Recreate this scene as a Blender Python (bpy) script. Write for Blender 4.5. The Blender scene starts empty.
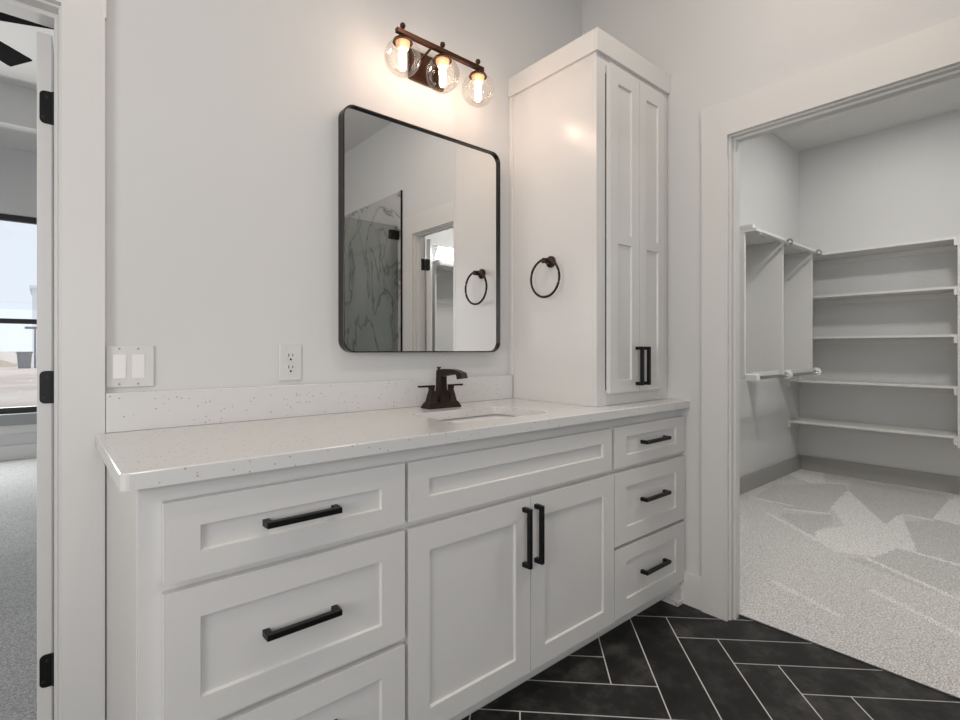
import bpy, bmesh, math, random
from mathutils import Vector, Matrix
random.seed(7)
SC = bpy.context.scene
COL = SC.collection
R = math.radians

# ------------------------------------------------------------------ camera
cd = bpy.data.cameras.new('camera'); cam = bpy.data.objects.new('camera', cd); COL.objects.link(cam)
cam.location = (-.1219, -1.7055, 1.1238)
cam.rotation_euler = (R(90), 0, -R(40.428))
cd.sensor_width = 36; cd.lens = 19.145; cd.shift_y = -10.49/960; cd.clip_start = .02; cd.clip_end = 400
SC.camera = cam
# ------------------------------------------------------------------ exposure
vs = SC.view_settings
vs.view_transform = 'Standard'; vs.look = 'None'; vs.exposure = 0.0; vs.gamma = 1.0; vs.use_curve_mapping = False
SC.display_settings.display_device = 'sRGB'
# ------------------------------------------------------------------ sky
W = bpy.data.worlds.new('World'); SC.world = W; W.use_nodes = True
wn = W.node_tree; wn.nodes.clear()
bg = wn.nodes.new('ShaderNodeBackground'); wo = wn.nodes.new('ShaderNodeOutputWorld')
bg.inputs[0].default_value = (.80, .86, .95, 1); bg.inputs[1].default_value = 1.12
wn.links.new(bg.outputs[0], wo.inputs[0])

def light(name, kind, loc, energy, color=(1,1,1), rot=(0,0,0), **kw):
    d = bpy.data.lights.new(name, kind); o = bpy.data.objects.new(name, d); COL.objects.link(o)
    o.location = loc; o.rotation_euler = rot; d.energy = energy; d.color = color
    for k, v in kw.items(): setattr(d, k, v)
    return o
DAY = (.95, .98, 1.0); CAN = (1.0, .86, .73)
# area lights in window openings: bedroom and closet daylight, plus two added fills
light('daylight_bedroom', 'AREA', (-.85, 5.25, 1.45), 125, (1.0, .99, .97), (R(-74), 0, 0), shape='RECTANGLE', size=1.7, size_y=1.9)
light('fill_rear', 'AREA', (-.60, -3.37, 1.30), 19, (.96, .97, 1.0), (R(90), 0, 0), shape='RECTANGLE', size=1.7, size_y=1.5)  # added soft front fill on the vanity, set in an added rear window
light('daylight_closet', 'AREA', (3.3, -2.59, 2.11), 5, DAY, (R(62), 0, 0), shape='RECTANGLE', size=.78, size_y=.13)
light('fill_side', 'AREA', (-1.72, -1.5, 1.45), 26, (1.0, .95, .90), (0, R(-90), 0), shape='RECTANGLE', size=1.3, size_y=1.0)  # added fill from the left for the right wall and vanity end
# recessed ceiling cans
CANS = [(.25, -1.15), (1.35, -1.15)]
for i, (x, y) in enumerate(CANS):
    light('can_light', 'AREA', (x, y, 2.962), 5.5, CAN, shape='DISK', size=.13)
KCANS = [(4.50, -.785), (3.25, -1.45)]
for x, y in KCANS:
    light('closet_light', 'AREA', (x, y, 2.955), 4.5 if x > 4 else 26, (1.0, .97, .93), shape='DISK', size=.15 if x > 4 else .34)

# ------------------------------------------------------------------ materials
def mat(name, col=(.8,.8,.8), rough=.5, metal=0, spec=.5, emit=None, es=1):
    m = bpy.data.materials.new(name); m.use_nodes = True
    b = m.node_tree.nodes['Principled BSDF']
    b.inputs['Base Color'].default_value = (*col, 1); b.inputs['Roughness'].default_value = rough
    b.inputs['Metallic'].default_value = metal; b.inputs['Specular IOR Level'].default_value = spec
    if emit: b.inputs['Emission Color'].default_value = (*emit, 1); b.inputs['Emission Strength'].default_value = es
    return m
def N(m, t, **kw):
    n = m.node_tree.nodes.new(t)
    for k, v in kw.items():
        if k in n.inputs: n.inputs[k].default_value = v
        else: setattr(n, k, v)
    return n
def lk(m, a, b): m.node_tree.links.new(a, b)
def bsdf(m): return m.node_tree.nodes['Principled BSDF']
def coords(m): return N(m, 'ShaderNodeTexCoord').outputs['Object']
def noise_bump(m, scale, strength, dist=.002, detail=4):
    n = N(m, 'ShaderNodeTexNoise', Scale=scale, Detail=detail); lk(m, coords(m), n.inputs['Vector'])
    b = N(m, 'ShaderNodeBump', Strength=strength, Distance=dist); lk(m, n.outputs['Fac'], b.inputs['Height'])
    lk(m, b.outputs[0], bsdf(m).inputs['Normal']); return n
def ramp(m, src, stops, interp='LINEAR'):
    r = N(m, 'ShaderNodeValToRGB'); cr = r.color_ramp; cr.interpolation = interp
    while len(cr.elements) < len(stops): cr.elements.new(.5)
    for e, (p, c) in zip(cr.elements, stops): e.position = p; e.color = (*c, 1) if len(c) == 3 else c
    lk(m, src, r.inputs['Fac']); return r

M_wall = mat('wall_paint', (.655, .655, .65), .7, spec=.3); noise_bump(M_wall, 180, .12, .001)
M_ceil = mat('ceiling_paint', (.70, .695, .685), .8, spec=.2)
M_trim = mat('trim_paint', (.70, .69, .675), .38)
M_cab = mat('cabinet_paint', (.70, .69, .675), .27)
M_graytrim = mat('grey_baseboard_paint', (.36, .355, .345), .5)
M_black = mat('matte_black_metal', (.012, .012, .013), .42, .6)
M_bronze = mat('oil_rubbed_bronze', (.035, .024, .018), .32, .8)
M_lampbronze = mat('lamp_bronze', (.07, .032, .018), .35, .85)
M_chrome = mat('chrome', (.58, .58, .59), .12, 1)
M_white = mat('white_plastic', (.80, .80, .80), .3)
M_plate = mat('switch_plate', (.66, .66, .655), .35)
M_porc = mat('white_porcelain', (.84, .83, .82), .12)
M_dark = mat('dark_slot', (.01, .01, .01), .6)
M_fan = mat('fan_black', (.006, .006, .006), .9, spec=.1)
M_shelf = mat('shelf_paint', (.70, .695, .68), .45)
M_frame = mat('mirror_frame_metal', (.05, .045, .042), .3, .9)
M_wframe = mat('window_black_frame', (.02, .021, .024), .45)
M_mirror = mat('mirror_silver', (.88, .885, .88), .0, 1)
M_grout = mat('grout', (.80, .79, .76), .85, spec=.2)

# thin clear glass: transparent + reflection by fresnel
def thin_glass(name, tint, refl=1.0):
    m = bpy.data.materials.new(name); m.use_nodes = True; nt = m.node_tree; nt.nodes.clear()
    out = nt.nodes.new('ShaderNodeOutputMaterial'); mx = nt.nodes.new('ShaderNodeMixShader')
    tr = nt.nodes.new('ShaderNodeBsdfTransparent'); gl = nt.nodes.new('ShaderNodeBsdfGlossy')
    lw = nt.nodes.new('ShaderNodeLayerWeight'); mul = nt.nodes.new('ShaderNodeMath'); mul.operation = 'MULTIPLY'
    tr.inputs[0].default_value = (*tint, 1); gl.inputs['Roughness'].default_value = 0.0
    lw.inputs['Blend'].default_value = .35; mul.inputs[1].default_value = refl
    nt.links.new(lw.outputs['Fresnel'], mul.inputs[0]); nt.links.new(mul.outputs[0], mx.inputs[0])
    nt.links.new(tr.outputs[0], mx.inputs[1]); nt.links.new(gl.outputs[0], mx.inputs[2]); nt.links.new(mx.outputs[0], out.inputs[0])
    return m
M_globe = thin_glass('globe_glass', (.99, .98, .965), .35)
M_shglass = thin_glass('shower_glass', (.80, .82, .81), .8)
M_pane = thin_glass('window_glass', (.96, .97, .97), .6)
M_bulb = mat('bulb_lit', (1, .9, .75), .4, emit=(1.0, .82, .64), es=11)
M_amber = mat('amber_socket', (.72, .46, .28), .3, .3)
M_kcan = mat('closet_light_diffuser', (.9, .9, .88), .5, emit=(1, .97, .93), es=.35)
M_can = mat('can_diffuser', (.9, .9, .88), .5, emit=(1, .94, .86), es=6)

# quartz
M_quartz = mat('quartz', (.78, .765, .745), .16)
v = N(M_quartz, 'ShaderNodeTexVoronoi', Scale=95.0); lk(M_quartz, coords(M_quartz), v.inputs['Vector'])
r1 = ramp(M_quartz, v.outputs['Distance'], [(0, (1,1,1)), (.17, (1,1,1)), (.24, (0,0,0))])
sep = N(M_quartz, 'ShaderNodeSeparateColor'); lk(M_quartz, v.outputs['Color'], sep.inputs[0])
r2 = ramp(M_quartz, sep.outputs[0], [(0, (1,1,1)), (.26, (1,1,1)), (.27, (0,0,0))], 'CONSTANT')
mm = N(M_quartz, 'ShaderNodeMath', operation='MULTIPLY'); lk(M_quartz, r1.outputs[0], mm.inputs[0]); lk(M_quartz, r2.outputs[0], mm.inputs[1])
mx = N(M_quartz, 'ShaderNodeMix', data_type='RGBA'); lk(M_quartz, mm.outputs[0], mx.inputs[0])
mx.inputs[6].default_value = (.69, .685, .675, 1); mx.inputs[7].default_value = (.40, .38, .36, 1)
lk(M_quartz, mx.outputs[2], bsdf(M_quartz).inputs['Base Color'])

# black tile, a shade per tile from a colour attribute
M_tile = mat('black_tile', (.02, .02, .02), .42, spec=.3)
at = N(M_tile, 'ShaderNodeAttribute', attribute_name='shade')
n1 = N(M_tile, 'ShaderNodeTexNoise', Scale=6.5, Detail=9.0, Roughness=.7); lk(M_tile, coords(M_tile), n1.inputs['Vector'])
rr = ramp(M_tile, n1.outputs['Fac'], [(.3, (.006, .006, .006)), (.48, (.011, .0105, .010)), (.70, (.060, .057, .053))])
mu = N(M_tile, 'ShaderNodeMix', data_type='RGBA', blend_type='MULTIPLY'); mu.inputs[0].default_value = 1
lk(M_tile, rr.outputs[0], mu.inputs[6]); lk(M_tile, at.outputs['Color'], mu.inputs[7]); lk(M_tile, mu.outputs[2], bsdf(M_tile).inputs['Base Color'])
rg = ramp(M_tile, n1.outputs['Fac'], [(.3, (.5,.5,.5)), (.7, (.36,.36,.36))]); lk(M_tile, rg.outputs[0], bsdf(M_tile).inputs['Roughness'])

# carpet
def carpet(name, c0, c1):
    m = mat(name, c1, .95, spec=.1)
    a = N(m, 'ShaderNodeAttribute', attribute_name='nap')
    n1 = N(m, 'ShaderNodeTexNoise', Scale=150.0, Detail=3.0); lk(m, coords(m), n1.inputs['Vector'])
    n2 = N(m, 'ShaderNodeTexNoise', Scale=230.0, Detail=2.0); lk(m, coords(m), n2.inputs['Vector'])
    ad = N(m, 'ShaderNodeMath', operation='ADD'); lk(m, n1.outputs['Fac'], ad.inputs[0]); lk(m, n2.outputs['Fac'], ad.inputs[1])
    hf = N(m, 'ShaderNodeMath', operation='MULTIPLY'); hf.inputs[1].default_value = .5; lk(m, ad.outputs[0], hf.inputs[0])
    r = ramp(m, hf.outputs[0], [(.38, c0), (.60, c1)])
    mu = N(m, 'ShaderNodeMix', data_type='RGBA', blend_type='MULTIPLY'); mu.inputs[0].default_value = 1
    lk(m, r.outputs[0], mu.inputs[6]); lk(m, a.outputs['Color'], mu.inputs[7]); lk(m, mu.outputs[2], bsdf(m).inputs['Base Color'])
    b = N(m, 'ShaderNodeBump', Strength=.7, Distance=.006); lk(m, hf.outputs[0], b.inputs['Height']); lk(m, b.outputs[0], bsdf(m).inputs['Normal'])
    return m
M_carpet = carpet('carpet_pile', (.40, .395, .385), (.95, .94, .92))
M_carpet2 = carpet('bedroom_carpet_pile', (.20, .204, .21), (.46, .465, .475))

# marble
M_marble = mat('marble_tile', (.75, .75, .74), .15)
n0 = N(M_marble, 'ShaderNodeTexNoise', Scale=1.3, Detail=6.0, Distortion=1.6); lk(M_marble, coords(M_marble), n0.inputs['Vector'])
ab = N(M_marble, 'ShaderNodeMath', operation='SUBTRACT'); ab.inputs[1].default_value = .5; lk(M_marble, n0.outputs['Fac'], ab.inputs[0])
ab2 = N(M_marble, 'ShaderNodeMath', operation='ABSOLUTE'); lk(M_marble, ab.outputs[0], ab2.inputs[0])
rm = ramp(M_marble, ab2.outputs[0], [(0, (.20, .20, .205)), (.006, (.32, .32, .32)), (.02, (.50, .495, .485)), (.2, (.56, .555, .545))])
lk(M_marble, rm.outputs[0], bsdf(M_marble).inputs['Base Color'])

M_dirt = mat('dirt', (.6, .45, .37), .95, spec=.1)
nd = N(M_dirt, 'ShaderNodeTexNoise', Scale=.35, Detail=8.0); lk(M_dirt, coords(M_dirt), nd.inputs['Vector'])
rd = ramp(M_dirt, nd.outputs['Fac'], [(.3, (.70, .60, .52)), (.5, (.84, .69, .61)), (.7, (.86, .79, .71))]); lk(M_dirt, rd.outputs[0], bsdf(M_dirt).inputs['Base Color'])
M_mound = mat('tan_dirt', (.56, .44, .30), .95, spec=.1)
M_house = mat('pale_siding', (.86, .88, .92), .8)
M_bin = mat('grey_bin', (.10, .10, .11), .6)
M_sill = mat('window_sill_stone', (.30, .31, .32), .4)

# ------------------------------------------------------------------ mesh helpers
def box(bm, x0, x1, y0, y1, z0, z1, bev=0, seg=1):
    vs_ = [bm.verts.new((x, y, z)) for x in (x0, x1) for y in (y0, y1) for z in (z0, z1)]
    idx = [(0,1,3,2), (4,6,7,5), (0,4,5,1), (2,3,7,6), (0,2,6,4), (1,5,7,3)]
    fs = [bm.faces.new([vs_[i] for i in f]) for f in idx]
    if bev:
        es = list({e for f in fs for e in f.edges})
        bmesh.ops.bevel(bm, geom=es, offset=bev, segments=seg, profile=.5, affect='EDGES')
def prism(bm, pts, axis, a, b, bev=0):
    """polygon pts (2-D) extruded along axis between a and b"""
    def P(p, t):
        return {'x': (t, p[0], p[1]), 'y': (p[0], t, p[1]), 'z': (p[0], p[1], t)}[axis]
    A = [bm.verts.new(P(p, a)) for p in pts]; B = [bm.verts.new(P(p, b)) for p in pts]
    n = len(pts); fs = [bm.faces.new(A), bm.faces.new(B[::-1])]
    for i in range(n): fs.append(bm.faces.new((A[i], B[i], B[(i+1) % n], A[(i+1) % n])))
    if bev:
        es = list({e for f in fs[:2] for e in f.edges})
        bmesh.ops.bevel(bm, geom=es, offset=bev, segments=2, profile=.5, affect='EDGES')
def rrect(x0, x1, y0, y1, r, n=6):
    pts = []
    for cx, cy, a0 in ((x1-r, y1-r, 0), (x0+r, y1-r, 90), (x0+r, y0+r, 180), (x1-r, y0+r, 270)):
        for i in range(n+1):
            a = R(a0 + 90*i/n); pts.append((cx + r*math.cos(a), cy + r*math.sin(a)))
    return pts
def lathe(bm, prof, loc, axis='z', n=24, close=True):
    """prof: list of (radius, height)"""
    rings = []
    for r, h in prof:
        ring = []
        for i in range(n):
            a = 2*math.pi*i/n; c, s = r*math.cos(a), r*math.sin(a)
            p = {'z': (c, s, h), 'y': (c, h, s), 'x': (h, c, s)}[axis]
            ring.append(bm.verts.new((loc[0]+p[0], loc[1]+p[1], loc[2]+p[2])))
        rings.append(ring)
    for A, B in zip(rings, rings[1:]):
        for i in range(n): bm.faces.new((A[i], A[(i+1) % n], B[(i+1) % n], B[i]))
    if close:
        bm.faces.new(rings[0]); bm.faces.new(rings[-1])
def tube(bm, pts, r, n=10, closed=False, rs=None):
    pts = [Vector(p) for p in pts]; rings = []; L = len(pts); up = Vector((0, 0, 1))
    for i, p in enumerate(pts):
        if closed: t = (pts[(i+1) % L] - pts[i-1]).normalized()
        else: t = (pts[min(i+1, L-1)] - pts[max(i-1, 0)]).normalized()
        ref = up if abs(t.dot(up)) < .95 else Vector((1, 0, 0))
        if i == 0 or True:
            a = t.cross(ref).normalized(); b = t.cross(a).normalized()
        if rings and a.dot(pa) < 0: a, b = -a, -b
        pa = a
        rad = rs[i] if rs else r
        rings.append([bm.verts.new(p + rad*(math.cos(2*math.pi*k/n)*a + math.sin(2*math.pi*k/n)*b)) for k in range(n)])
    pairs = list(zip(rings, rings[1:])) + ([(rings[-1], rings[0])] if closed else [])
    for A, B in pairs:
        for k in range(n): bm.faces.new((A[k], A[(k+1) % n], B[(k+1) % n], B[k]))
    if not closed: bm.faces.new(rings[0]); bm.faces.new(rings[-1])
def loft(bm, sections, caps=True):
    rings = [[bm.verts.new(p) for p in s] for s in sections]
    n = len(rings[0])
    for A, B in zip(rings, rings[1:]):
        for k in range(n): bm.faces.new((A[k], A[(k+1) % n], B[(k+1) % n], B[k]))
    if caps: bm.faces.new(rings[0]); bm.faces.new(rings[-1])
def sphere(bm, c, r, seg=24, rings=14, sc=(1,1,1)):
    bmesh.ops.create_uvsphere(bm, u_segments=seg, v_segments=rings, radius=r, matrix=Matrix.Translation(c) @ Matrix.Diagonal((*sc, 1)))

def origin(o):
    v = Vector((0, 0, 0))
    while o is not None: v += o.location; o = o.parent
    return v
def obj(name, bm, m, parent=None, smooth=False, loc=None):
    base = origin(parent) if parent else Vector(loc or (0, 0, 0))
    bmesh.ops.recalc_face_normals(bm, faces=bm.faces[:])
    bmesh.ops.translate(bm, verts=bm.verts[:], vec=-base)
    me = bpy.data.meshes.new(name); bm.to_mesh(me); bm.free()
    for x in (m if isinstance(m, (list, tuple)) else [m]): me.materials.append(x)
    if smooth:
        for p in me.polygons: p.use_smooth = True
        me.set_sharp_from_angle(angle=R(38))
    o = bpy.data.objects.new(name, me); COL.objects.link(o)
    if parent: o.parent = parent
    else: o.location = base
    return o
def tag(o, label=None, cat=None, group=None, kind=None):
    if label: o['label'] = label
    if cat: o['category'] = cat
    if group: o['group'] = group
    if kind: o['kind'] = kind
    return o
def thing(name, loc, label, cat, group=None, kind=None):
    o = bpy.data.objects.new(name, None); COL.objects.link(o); o.location = loc; o.empty_display_size = .1
    return tag(o, label, cat, group, kind)
def struct(name, bm, m, label, cat, parent=None, smooth=False):
    o = obj(name, bm, m, parent, smooth)
    return tag(o, label, cat, None, 'structure')
def bx(*a, **k):
    bm = bmesh.new(); box(bm, *a, **k); return bm
def boxes(lst, bev=0):
    bm = bmesh.new()
    for b in lst: box(bm, *b, bev=bev)
    return bm
def paint(o, name, fn):
    """per-face-corner grey attribute"""
    me = o.data; a = me.color_attributes.new(name, 'FLOAT_COLOR', 'CORNER')
    for p in me.polygons:
        v = fn(p)
        for li in p.loop_indices: a.data[li].color = (v, v, v, 1)

# ------------------------------------------------------------------ room shell
WT = .085            # thickness of the closet wall
WX = 2.04            # wall with the closet doorway
LX = -1.75           # wall behind the photographer's left
RY = -3.40           # rear wall (shower end)
CZ = 2.98            # ceiling
FX, CY = 5.264, -2.60  # far and near walls of the closet
DH = 2.004            # door openings

# tile floor in herringbone, 6 x 24 in tiles on a grout bed
def clip(poly, x0, x1, y0, y1):
    for ax, val, sgn in ((0, x0, 1), (0, x1, -1), (1, y0, 1), (1, y1, -1)):
        out = []
        for i in range(len(poly)):
            p, q = poly[i], poly[(i+1) % len(poly)]
            dp, dq = sgn*(p[ax]-val), sgn*(q[ax]-val)
            if dp >= 0: out.append(p)
            if (dp >= 0) != (dq >= 0):
                t = dp/(dp-dq); out.append((p[0]+t*(q[0]-p[0]), p[1]+t*(q[1]-p[1])))
        poly = out
        if len(poly) < 3: return []
    return poly
def herringbone():
    bm = bmesh.new(); sh = []
    c = math.sqrt(.5); a = (c, -c); b = (-c, -c); w, L, g = .1524, .6096, .0022
    x0, x1, y0, y1 = LX, 2.112, RY, 0
    f = bm.faces.new([bm.verts.new(p) for p in ((x0, y0, 0), (x1, y0, 0), (x1, y1, 0), (x0, y1, 0))]); f.material_index = 1
    for k in range(-5, 2):
        for n in range(-8, 24):
            T = (1.862 + k*L*2*c, -.580 - n*w*2*c)
            Pn = (T[0]+b[0]*w, T[1]+b[1]*w)
            for O, la, lb in ((T, L, w), (Pn, w, L)):
                q = []
                for s, t in ((g, g), (la-g, g), (la-g, lb-g), (g, lb-g)):
                    q.append((O[0]+a[0]*s+b[0]*t, O[1]+a[1]*s+b[1]*t))
                q = clip(q, x0, x1, y0, y1)
                if len(q) >= 3:
                    f = bm.faces.new([bm.verts.new((p[0], p[1], .0012)) for p in q]); f.material_index = 0
    bm.normal_update()
    for f in bm.faces:
        if f.normal.z < 0: f.normal_flip()
    me = bpy.data.meshes.new('floor'); bm.to_mesh(me); bm.free()
    me.materials.append(M_tile); me.materials.append(M_grout)
    o = bpy.data.objects.new('floor', me); COL.objects.link(o)
    paint(o, 'shade', lambda p: random.uniform(.75, 1.3) if p.material_index == 0 else 1)
    return tag(o, 'black herringbone plank tile floor with pale grout lines in the bathroom', 'floor', None, 'structure')
herringbone()
struct('floor_slab', bx(-3.8, FX+.2, RY-.15, 5.6, -.15, -.004), M_grout, 'concrete slab under the tile and the carpets', 'floor')

# carpets; the nap attribute follows the vacuum tracks
def inside(p, poly):
    r = False; n = len(poly)
    for i in range(n):
        (x1, y1), (x2, y2) = poly[i], poly[(i+1) % n]
        if (y1 > p[1]) != (y2 > p[1]) and p[0] < (x2-x1)*(p[1]-y1)/(y2-y1)+x1: r = not r
    return r
LIGHTP = [[(4.75,-.51), (4.32,-.72), (3.96,-.90), (4.34,-.92), (4.12,-.97), (3.53,-1.13), (3.52,-1.04), (3.28,-.99), (3.21,-.83), (3.34,-.69), (3.5,-.65), (3.74,-.74), (4.13,-.56)],
          [(4.97,-1.08), (5.25,-1.1), (5.25,-1.4), (4.6,-1.4), (4.31,-1.21), (4.34,-1.08)],
          [(5.25,-.02), (4.95,-.02), (4.75,-.25), (4.85,-.33), (5.25,-.2)]]
DARKP = [[(5.12,-.45), (5.15,-1.04), (4.97,-1.08), (4.34,-1.08), (4.34,-.92), (4.09,-.97), (3.96,-.90), (4.32,-.72), (4.75,-.51)],
         [(4.12,-.97), (4.34,-1.10), (4.24,-1.35), (3.47,-1.35), (3.53,-1.13)],
         [(4.47,-.06), (4.93,-.44), (4.75,-.51), (4.13,-.56), (3.95,-.59), (3.87,-.37), (3.98,-.11)],
         [(3.69,-.37), (3.93,-.62), (3.71,-.68), (3.5,-.65), (3.34,-.69)],
         [(3.14,-.90), (3.28,-.99), (3.52,-1.04), (3.50,-1.40), (3.2,-1.45), (3.0,-1.25)]]
STREAK = [((3.95,-.12), (3.95,-.37)), ((3.83,-.38), (3.94,-.59)), ((3.64,-.32), (3.22,-.84)), ((3.23,-.96), (2.9,-1.5)), ((2.8,-1.09), (2.55,-1.5)), ((3.52,-1.14), (3.45,-1.5)), ((4.81,-.13), (4.93,-.44)), ((4.32,-.96), (4.30,-1.08)), ((2.55,-.75), (2.42,-1.05))]
def seg_d(p, a, b):
    ax, ay = a; bx_, by = b; dx, dy = bx_-ax, by-ay
    t = max(0, min(1, ((p[0]-ax)*dx+(p[1]-ay)*dy)/(dx*dx+dy*dy)))
    return math.hypot(p[0]-ax-t*dx, p[1]-ay-t*dy)
def nap(p):
    v = .90
    for q in DARKP:
        if inside(p, q): v = .80
    for q in LIGHTP:
        if inside(p, q): v = 1.06
    for a, b in STREAK:
        if seg_d(p, a, b) < .016: v = 1.05
    return v
def grid(x0, x1, y0, y1, z, st):
    bm = bmesh.new(); nx, ny = max(1, round((x1-x0)/st)), max(1, round((y1-y0)/st))
    V = [[bm.verts.new((x0+(x1-x0)*i/nx, y0+(y1-y0)*j/ny, z)) for j in range(ny+1)] for i in range(nx+1)]
    for i in range(nx):
        for j in range(ny): bm.faces.new((V[i][j], V[i+1][j], V[i+1][j+1], V[i][j+1]))
    return bm
o = struct('floor_closet', grid(2.112, FX, CY, 0, .006, .014), M_carpet, 'pale grey closet carpet with vacuum tracks', 'carpet')
paint(o, 'nap', lambda p: nap(p.center))
def nap2(p):
    return .95 + .06*(math.sin(p[0]*2.1+p[1]*1.3) > 0) * (math.sin(p[1]*3+p[0]) > -.2)
o = struct('floor_bedroom', grid(-3.6, 1.9, .06, 5.33, .004, .06), M_carpet2, 'grey bedroom carpet beyond the left doorway', 'carpet')
paint(o, 'nap', lambda p: nap2(p.center))

BX0, BX1 = -1.005, -.0955      # bedroom doorway
struct('wall_back', boxes([(LX-.12, BX0-.02, 0, .12, 0, CZ), (BX1+.02, FX+.12, 0, .12, 0, CZ), (BX0-.02, BX1+.02, 0, .12, DH+.02, CZ), (-3.72, 2.2, .02, .12, CZ, 3.7)]), M_wall,
       'pale grey painted wall behind the vanity and mirror', 'wall')
KY0, KY1 = -1.66, -.77        # closet doorway
struct('wall_right', boxes([(WX, WX+WT, KY1+.02, 0, 0, CZ), (WX, WX+WT, RY, KY0-.02, 0, CZ), (WX, WX+WT, KY0-.02, KY1+.02, DH+.02, CZ)]), M_wall,
       'pale grey painted wall with the closet doorway', 'wall')
BW = (-2.0, -1.0, .9, 2.2)    # added side window for fill light, y0 y1 z0 z1
struct('wall_left', boxes([(LX-.12, LX, RY, BW[0], 0, CZ), (LX-.12, LX, BW[1], 0, 0, CZ), (LX-.12, LX, BW[0], BW[1], 0, BW[2]), (LX-.12, LX, BW[0], BW[1], BW[3], CZ)]), M_wall, 'bathroom wall behind the camera on the left', 'wall')
RW = (-1.5, .3, .65, 2.25)     # added rear window for fill light, x0 x1 z0 z1
struct('wall_rear', boxes([(LX-.12, RW[0], RY-.12, RY, 0, CZ), (RW[1], WX+WT, RY-.12, RY, 0, CZ), (RW[0], RW[1], RY-.12, RY, 0, RW[2]), (RW[0], RW[1], RY-.12, RY, RW[3], CZ)]), M_wall, 'rear bathroom wall behind the shower', 'wall')
KW = (2.88, 3.72, 2.03, 2.19)  # closet window x0 x1 z0 z1
struct('wall_closet_near', boxes([(WX+WT, KW[0], CY-.12, CY, 0, CZ), (KW[1], FX+.12, CY-.12, CY, 0, CZ), (KW[0], KW[1], CY-.12, CY, 0, KW[2]), (KW[0], KW[1], CY-.12, CY, KW[3], CZ)]), M_wall, 'closet wall with the small high window', 'wall')
struct('wall_closet_far', bx(FX, FX+.12, CY, 0, 0, CZ), M_wall, 'far closet wall carrying the long shelves', 'wall')
struct('ceiling', bx(LX-.12, FX+.12, RY-.12, .02, CZ, CZ+.1), M_ceil, 'flat painted bathroom and closet ceiling', 'ceiling')
# bedroom shell with a tray ceiling
WB = (-1.75, -.02, .47, 2.50)
struct('wall_bedroom_far', boxes([(-3.72, WB[0], 5.33, 5.45, 0, 3.6), (WB[1], 2.0, 5.33, 5.45, 0, 3.6), (WB[0], WB[1], 5.33, 5.45, 0, WB[2]), (WB[0], WB[1], 5.33, 5.45, WB[3], 3.6)]), M_wall, 'far bedroom wall around the black framed window', 'wall')
struct('wall_bedroom_side', boxes([(-3.72, -3.6, .12, 5.33, 0, 3.6), (1.9, 2.0, .12, 5.33, 0, 3.6)]), M_wall, 'bedroom side walls', 'wall')
struct('ceiling_bedroom', boxes([(-3.6, 1.9, 4.58, 5.33, 3.17, 3.6), (-3.6, 1.9, .12, .85, 3.17, 3.6), (-3.6, -2.85, .85, 4.58, 3.17, 3.6), (1.15, 1.9, .85, 4.58, 3.17, 3.6), (-3.72, 2.0, .12, 5.45, 3.53, 3.7)]), M_ceil, 'bedroom tray ceiling', 'ceiling')

# trim: casings, jambs, baseboards
T = .02
def casing_y(name, label, x0, x1, ztop=2.149, z0=2.010):
    struct(name, boxes([(x0-.093, x0, -T, 0, 0, z0), (x1, x1+.093, -T, 0, 0, z0)], .0015), M_trim, label+' side boards', 'door casing')
struct('trim_1', boxes([(BX1+.005, 0, -T, 0, 0, 2.010), (BX0-.098, BX0-.005, -T, 0, 0, 2.010), (BX0-.101, .003, -T, 0, 2.010, 2.149)]), M_trim, 'flat white casing around the left bedroom doorway', 'door casing')
struct('trim_2', boxes([(WX-T, WX, -.763, -.655, 0, 2.010), (WX-T, WX, -1.785, KY0-.007, 0, 2.010), (WX-T, WX, -1.788, -.652, 2.010, 2.149)]), M_trim, 'flat white casing around the right closet doorway', 'door casing')
def jamb_x(name, y0, y1, xa, xb, label):       # jamb in the wall across x (closet)
    t = .02
    return struct(name, boxes([(xa, xb, y1, y1+t, 0, DH+.0), (xa, xb, y0-t, y0, 0, DH), (xa, xb, y0-t, y1+t, DH, DH+t),
                        (xa+.022, xa+.05, y1-.010, y1, 0, DH-.010), (xa+.022, xa+.05, y0, y0+.010, 0, DH-.010), (xa+.022, xa+.05, y0, y1, DH-.010, DH)], .001), M_trim, label, 'door jamb')
JT = jamb_x('trim_3', KY0, KY1, WX, WX+WT, 'white jamb and stop lining the closet doorway')
struct('trim_4', boxes([(BX1, BX1+.02, 0, .12, 0, DH), (BX0-.02, BX0, 0, .12, 0, DH), (BX0-.02, BX1+.02, 0, .12, DH, DH+.02), (BX1-.008, BX1, .035, .08, 0, DH-.012), (BX0, BX0+.012, .035, .08, 0, DH-.012), (BX0, BX1, .035, .08, DH-.012, DH)], .001), M_trim, 'white jamb and stop lining the bedroom doorway', 'door jamb')
struct('trim_5', boxes([(WX+WT, WX+WT+.015, KY1+.007, KY1+.10, 0, 2.01), (WX+WT, WX+WT+.015, KY0-.10, KY0-.007, 0, 2.01), (WX+WT, WX+WT+.015, KY0-.1, KY1+.1, 2.01, 2.14)], .001), M_trim, 'white casing on the closet side of the doorway', 'door casing')
struct('baseboard_right', boxes([(WX-.016, WX, -.655, -.02, .001, .142), (WX-.016, WX, -1.84, -1.785, .001, .142)], .0015), M_trim, 'white baseboard between vanity and closet casing', 'baseboard')
struct('baseboard_closet', boxes([(WX+WT+.015, FX, -.016, 0, .004, .138), (FX-.016, FX, CY, -.016, .004, .138), (WX+WT, FX-.016, CY, CY+.016, .004, .138), (WX+WT, WX+WT+.016, KY1+.10, -.016, .004, .138)], .0015), M_graytrim, 'grey baseboard around the closet', 'baseboard')
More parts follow.
